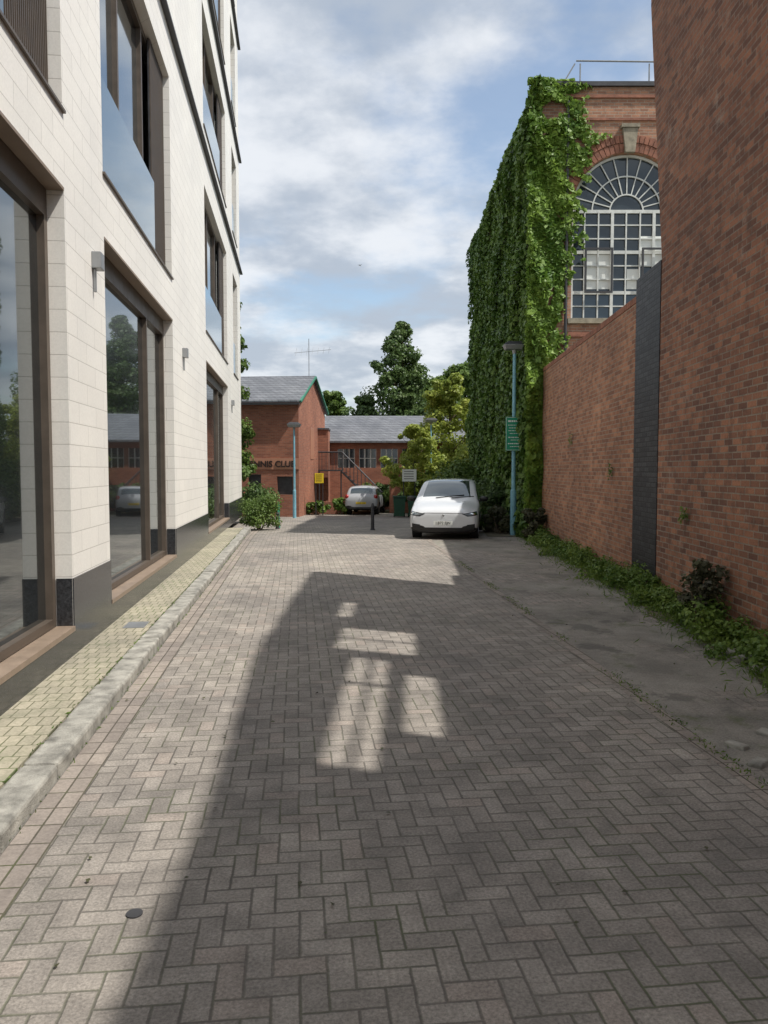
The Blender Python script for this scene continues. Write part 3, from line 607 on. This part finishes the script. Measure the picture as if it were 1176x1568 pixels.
def skin_patch(name,me,e,outline,mat,off=.006,axis='X'):
    """drape a polygon given in the (y,z) front plane onto the body surface and lift it slightly"""
    bm=bmesh.new(); bm.from_mesh(me); bv=BVHTree.FromBMesh(bm); bm.free()
    ys_=[p[0] for p in outline]; y0,y1=min(ys_),max(ys_)
    def zr(y):
        zz=[]
        for (a,b),(c,d) in zip(outline,outline[1:]+outline[:1]):
            if (a-y)*(c-y)<=0 and a!=c: zz.append(b+(d-b)*(y-a)/(c-a))
        return (min(zz),max(zz)) if zz else None
    mb=MB(); nu,nv=16,5; grid=[]
    for i in range(nu+1):
        y=y0+(y1-y0)*(i+.001 if i==0 else (i-.001 if i==nu else i))/nu; lo,hi=zr(y); row=[]
        for j in range(nv+1):
            z=lo+(hi-lo)*j/nv; h=bv.ray_cast(Vector((-1,y,z)),Vector((1,0,0)))
            if h[0] is None: row.append(None); continue
            nn=h[1]; nn=nn if nn.x<0 or nn.z>0 else -nn; row.append(h[0]+Vector((-off,0,0))+Vector((0,nn.y,nn.z))*off*.5)
        grid.append(row)
    for i in range(nu):
        for j in range(nv):
            q=[grid[i][j],grid[i+1][j],grid[i+1][j+1],grid[i][j+1]]
            if all(p is not None for p in q) and max(p.x for p in q)<1.2: mb.face(q)
    mb.build(name,[mat],e,smooth=True)
def plate(e,x,z,txt,mat,sgn):
    mb=MB(); mb.box(min(x,x+.012*sgn),max(x,x+.012*sgn),-.26,.26,z-.055,z+.055); mb.build('number_plate',[mat],e)
    t=bpy.data.curves.new('pl','FONT'); t.body=txt; t.size=.105; t.align_x='CENTER'; t.extrude=.001; t.materials.append(M['trim']); o=bpy.data.objects.new('plate_text',t); scene.collection.objects.link(o); o.parent=e
    o.location=(x+.016*sgn,0,z-.037); o.rotation_euler=(math.pi/2,0,-math.pi/2 if sgn<0 else math.pi/2)
stA=[(0.0,.28,.66,.80,.62,.74,.70,.58,.72),(.03,.22,.78,.88,.70,.83,.78,.66,.80),(.14,.18,.83,.94,.78,.91,.85,.72,.88),(.4,.18,.80,.965,.86,.95,.93,.77,.96),(.8,.18,.76,.965,.94,.96,1.0,.80,1.03),(.98,.18,.74,.965,.97,.96,1.05,.84,1.08),(1.06,.18,.74,.965,.98,.96,1.09,.87,1.12),
 (1.85,.18,.74,.965,1.02,.95,1.50,.77,1.56),(2.15,.18,.74,.965,1.03,.95,1.61,.75,1.66),(2.8,.18,.74,.965,1.04,.95,1.65,.74,1.70),(3.5,.18,.74,.965,1.06,.94,1.61,.73,1.66),(4.1,.2,.74,.965,1.09,.92,1.45,.70,1.5),(4.5,.26,.70,.92,1.06,.87,1.18,.70,1.22),(4.75,.32,.60,.82,.9,.75,.95,.6,.98)]
rz=math.radians(90-9)
e,me=car('parked_white_car',(1.62,21.0,gz(23)),rz,stA,'carwhite',(.86,3.77),.36,(6,12),(6,7,11))
for s in (-1,1):
    skin_patch('headlamp_surround',me,e,[(s*.50,.735),(s*.90,.80),(s*.925,.70),(s*.66,.665)],'trim',.006)
    skin_patch('headlamp',me,e,[(s*.56,.725),(s*.88,.78),(s*.90,.715),(s*.68,.685)],'lamp',.014)
    skin_patch('air_curtain',me,e,[(s*.64,.44),(s*.86,.47),(s*.86,.38),(s*.64,.37)],'trim',.006)
    ell('wing_mirror','trim',e,(1.5,s*1.06,1.10),(.08,.13,.08)); ell('mirror_stalk','trim',e,(1.52,s*.97,1.05),(.05,.1,.03))
skin_patch('lower_grille',me,e,[(-.66,.36),(.66,.36),(.60,.25),(-.60,.25)],'trim',.01)
skin_patch('bonnet_shut_line',me,e,[(-.55,.762),(.55,.762),(.55,.75),(-.55,.75)],'line',.004)
plate(e,-.03,.49,'LB72 EJN','signwhite',-1); ell('badge','grey',e,(.005,0,.70),(.02,.03,.035))
mb=MB(); mb.tube((1.07,.3,1.14),(1.25,-.5,1.22),.012,n=5); mb.tube((1.07,-.15,1.14),(1.22,-.78,1.18),.012,n=5); mb.build('wipers',['trim'],e)
stB=[(0,.34,.5,.65,.6,.6,.64,.45,.66),(.1,.24,.65,.80,.68,.74,.74,.55,.77),(.5,.2,.7,.86,.82,.82,.88,.6,.92),(1.0,.2,.7,.88,.92,.84,.98,.66,1.02),(1.7,.2,.7,.88,.95,.84,1.36,.66,1.42),(2.3,.2,.7,.88,.97,.84,1.46,.66,1.52),(3.2,.2,.7,.88,.98,.84,1.47,.66,1.53),(3.75,.22,.7,.87,.98,.84,1.40,.68,1.47),(3.98,.26,.68,.86,.98,.83,1.05,.74,1.06),(4.08,.28,.68,.84,.89,.80,.95,.70,.97),(4.15,.34,.64,.78,.72,.74,.76,.64,.78)]
e,me=car('parked_silver_hatchback',(-.75,43.6,-.4),math.radians(-90-6),stB,'carsilver',(.8,3.35),.31,(3,8),(3,7))
for s in (-1,1): ell('tail_lamp','tail',e,(4.0,s*.74,.93),(.11,.11,.13)); ell('wing_mirror','trim',e,(1.4,s*.96,1.0),(.07,.1,.06))
plate(e,4.14,.62,'KV09 TNF','yellow',1); mb=MB(); mb.box(4.0,4.15,-.6,.6,.3,.42); mb.build('rear_bumper_insert',['trim'],e,bevel=.02)
e=empty('flying_bird',(-1.05,34,10.8)); mb=MB(); mb.tube((-.08,0,0),(.1,0,0),.022,.008,6); mb.face([(-.03,0,.01),(.04,0,.01),(.0,-.13,.04)]); mb.face([(-.03,0,.01),(.04,0,.01),(.0,.13,.04)]); mb.build('body_and_wings',['grey'],e,rz=1.2)
# ------------------------------------------------------------------ world, sun, camera
w=bpy.data.worlds.new('World'); scene.world=w; w.use_nodes=True; t=w.node_tree; nd=t.nodes; nd.clear()
out=nd.new('ShaderNodeOutputWorld'); bg=nd.new('ShaderNodeBackground'); t.links.new(bg.outputs[0],out.inputs[0]); bg.inputs[1].default_value=.14
sky=nd.new('ShaderNodeTexSky'); sky.sky_type='NISHITA'; sky.sun_disc=False; el=math.radians(58); sky.sun_elevation=el; sky.sun_rotation=math.radians(111.7); sky.air_density=1.0; sky.dust_density=1.0
def Mth(op,a,b=0.,c=0.):
    x=nd.new('ShaderNodeMath'); x.operation=op
    for i,v in enumerate((a,b,c)):
        if isinstance(v,bpy.types.NodeSocket): t.links.new(v,x.inputs[i])
        else: x.inputs[i].default_value=v
    return x.outputs[0]
tc=nd.new('ShaderNodeTexCoord'); sp_=nd.new('ShaderNodeSeparateXYZ'); t.links.new(tc.outputs['Generated'],sp_.inputs[0])
dn=Mth('ADD',Mth('MAXIMUM',sp_.outputs[2],0.0),.22); cb=nd.new('ShaderNodeCombineXYZ')
t.links.new(Mth('DIVIDE',sp_.outputs[0],dn),cb.inputs[0]); t.links.new(Mth('DIVIDE',sp_.outputs[1],dn),cb.inputs[1])
def nzz(sc,d,off):
    a=nd.new('ShaderNodeVectorMath'); a.operation='ADD'; t.links.new(cb.outputs[0],a.inputs[0]); a.inputs[1].default_value=off
    x=nd.new('ShaderNodeTexNoise'); x.inputs['Scale'].default_value=sc; x.inputs['Detail'].default_value=d; x.inputs['Roughness'].default_value=.55; t.links.new(a.outputs[0],x.inputs['Vector']); return x.outputs[0]
def mr(v,a,b,c=0.,d=1.):
    x=nd.new('ShaderNodeMapRange'); x.interpolation_type='SMOOTHSTEP'; t.links.new(v,x.inputs[0])
    for i,q in enumerate((a,b,c,d)): x.inputs[1+i].default_value=q
    return x.outputs[0]
cov=mr(nzz(1.6,10,(3.1,.7,0)),.34,.52,.12,1.); sh=mr(nzz(2.6,10,(9.2,4.4,2)),.38,.60)
mc=nd.new('ShaderNodeMix'); mc.data_type='RGBA'; t.links.new(sh,mc.inputs[0]); mc.inputs[6].default_value=(3.5,3.95,4.6,1); mc.inputs[7].default_value=(6.3,6.5,6.8,1)
mx=nd.new('ShaderNodeMix'); mx.data_type='RGBA'; t.links.new(Mth('MULTIPLY',cov,.93),mx.inputs[0]); 
br=nd.new('ShaderNodeMix'); br.data_type='RGBA'; br.blend_type='MULTIPLY'; br.inputs[0].default_value=1; t.links.new(sky.outputs[0],br.inputs[6]); br.inputs[7].default_value=(1.4,1.35,1.25,1)
t.links.new(br.outputs[2],mx.inputs[6]); t.links.new(mc.outputs[2],mx.inputs[7]); t.links.new(mx.outputs[2],bg.inputs[0])
sl=bpy.data.lights.new('sun','SUN'); sl.energy=5.0; sl.angle=math.radians(.8); sl.color=(1,.95,.87); so=bpy.data.objects.new('sun',sl); scene.collection.objects.link(so)
d=Vector((-.93*math.cos(el),.37*math.cos(el),-math.sin(el))); so.rotation_euler=d.to_track_quat('-Z','Y').to_euler()
cam=bpy.data.cameras.new('camera'); co=bpy.data.objects.new('camera',cam); scene.collection.objects.link(co); co.location=(0,0,1.9); co.rotation_euler=(math.radians(90-3.1),0,0)
cam.sensor_fit='VERTICAL'; cam.sensor_height=36; cam.lens=36*1178/1568; cam.clip_end=2000; cam.clip_start=.05; scene.camera=co
scene.view_settings.view_transform='Standard'; scene.view_settings.look='None'; scene.view_settings.exposure=0
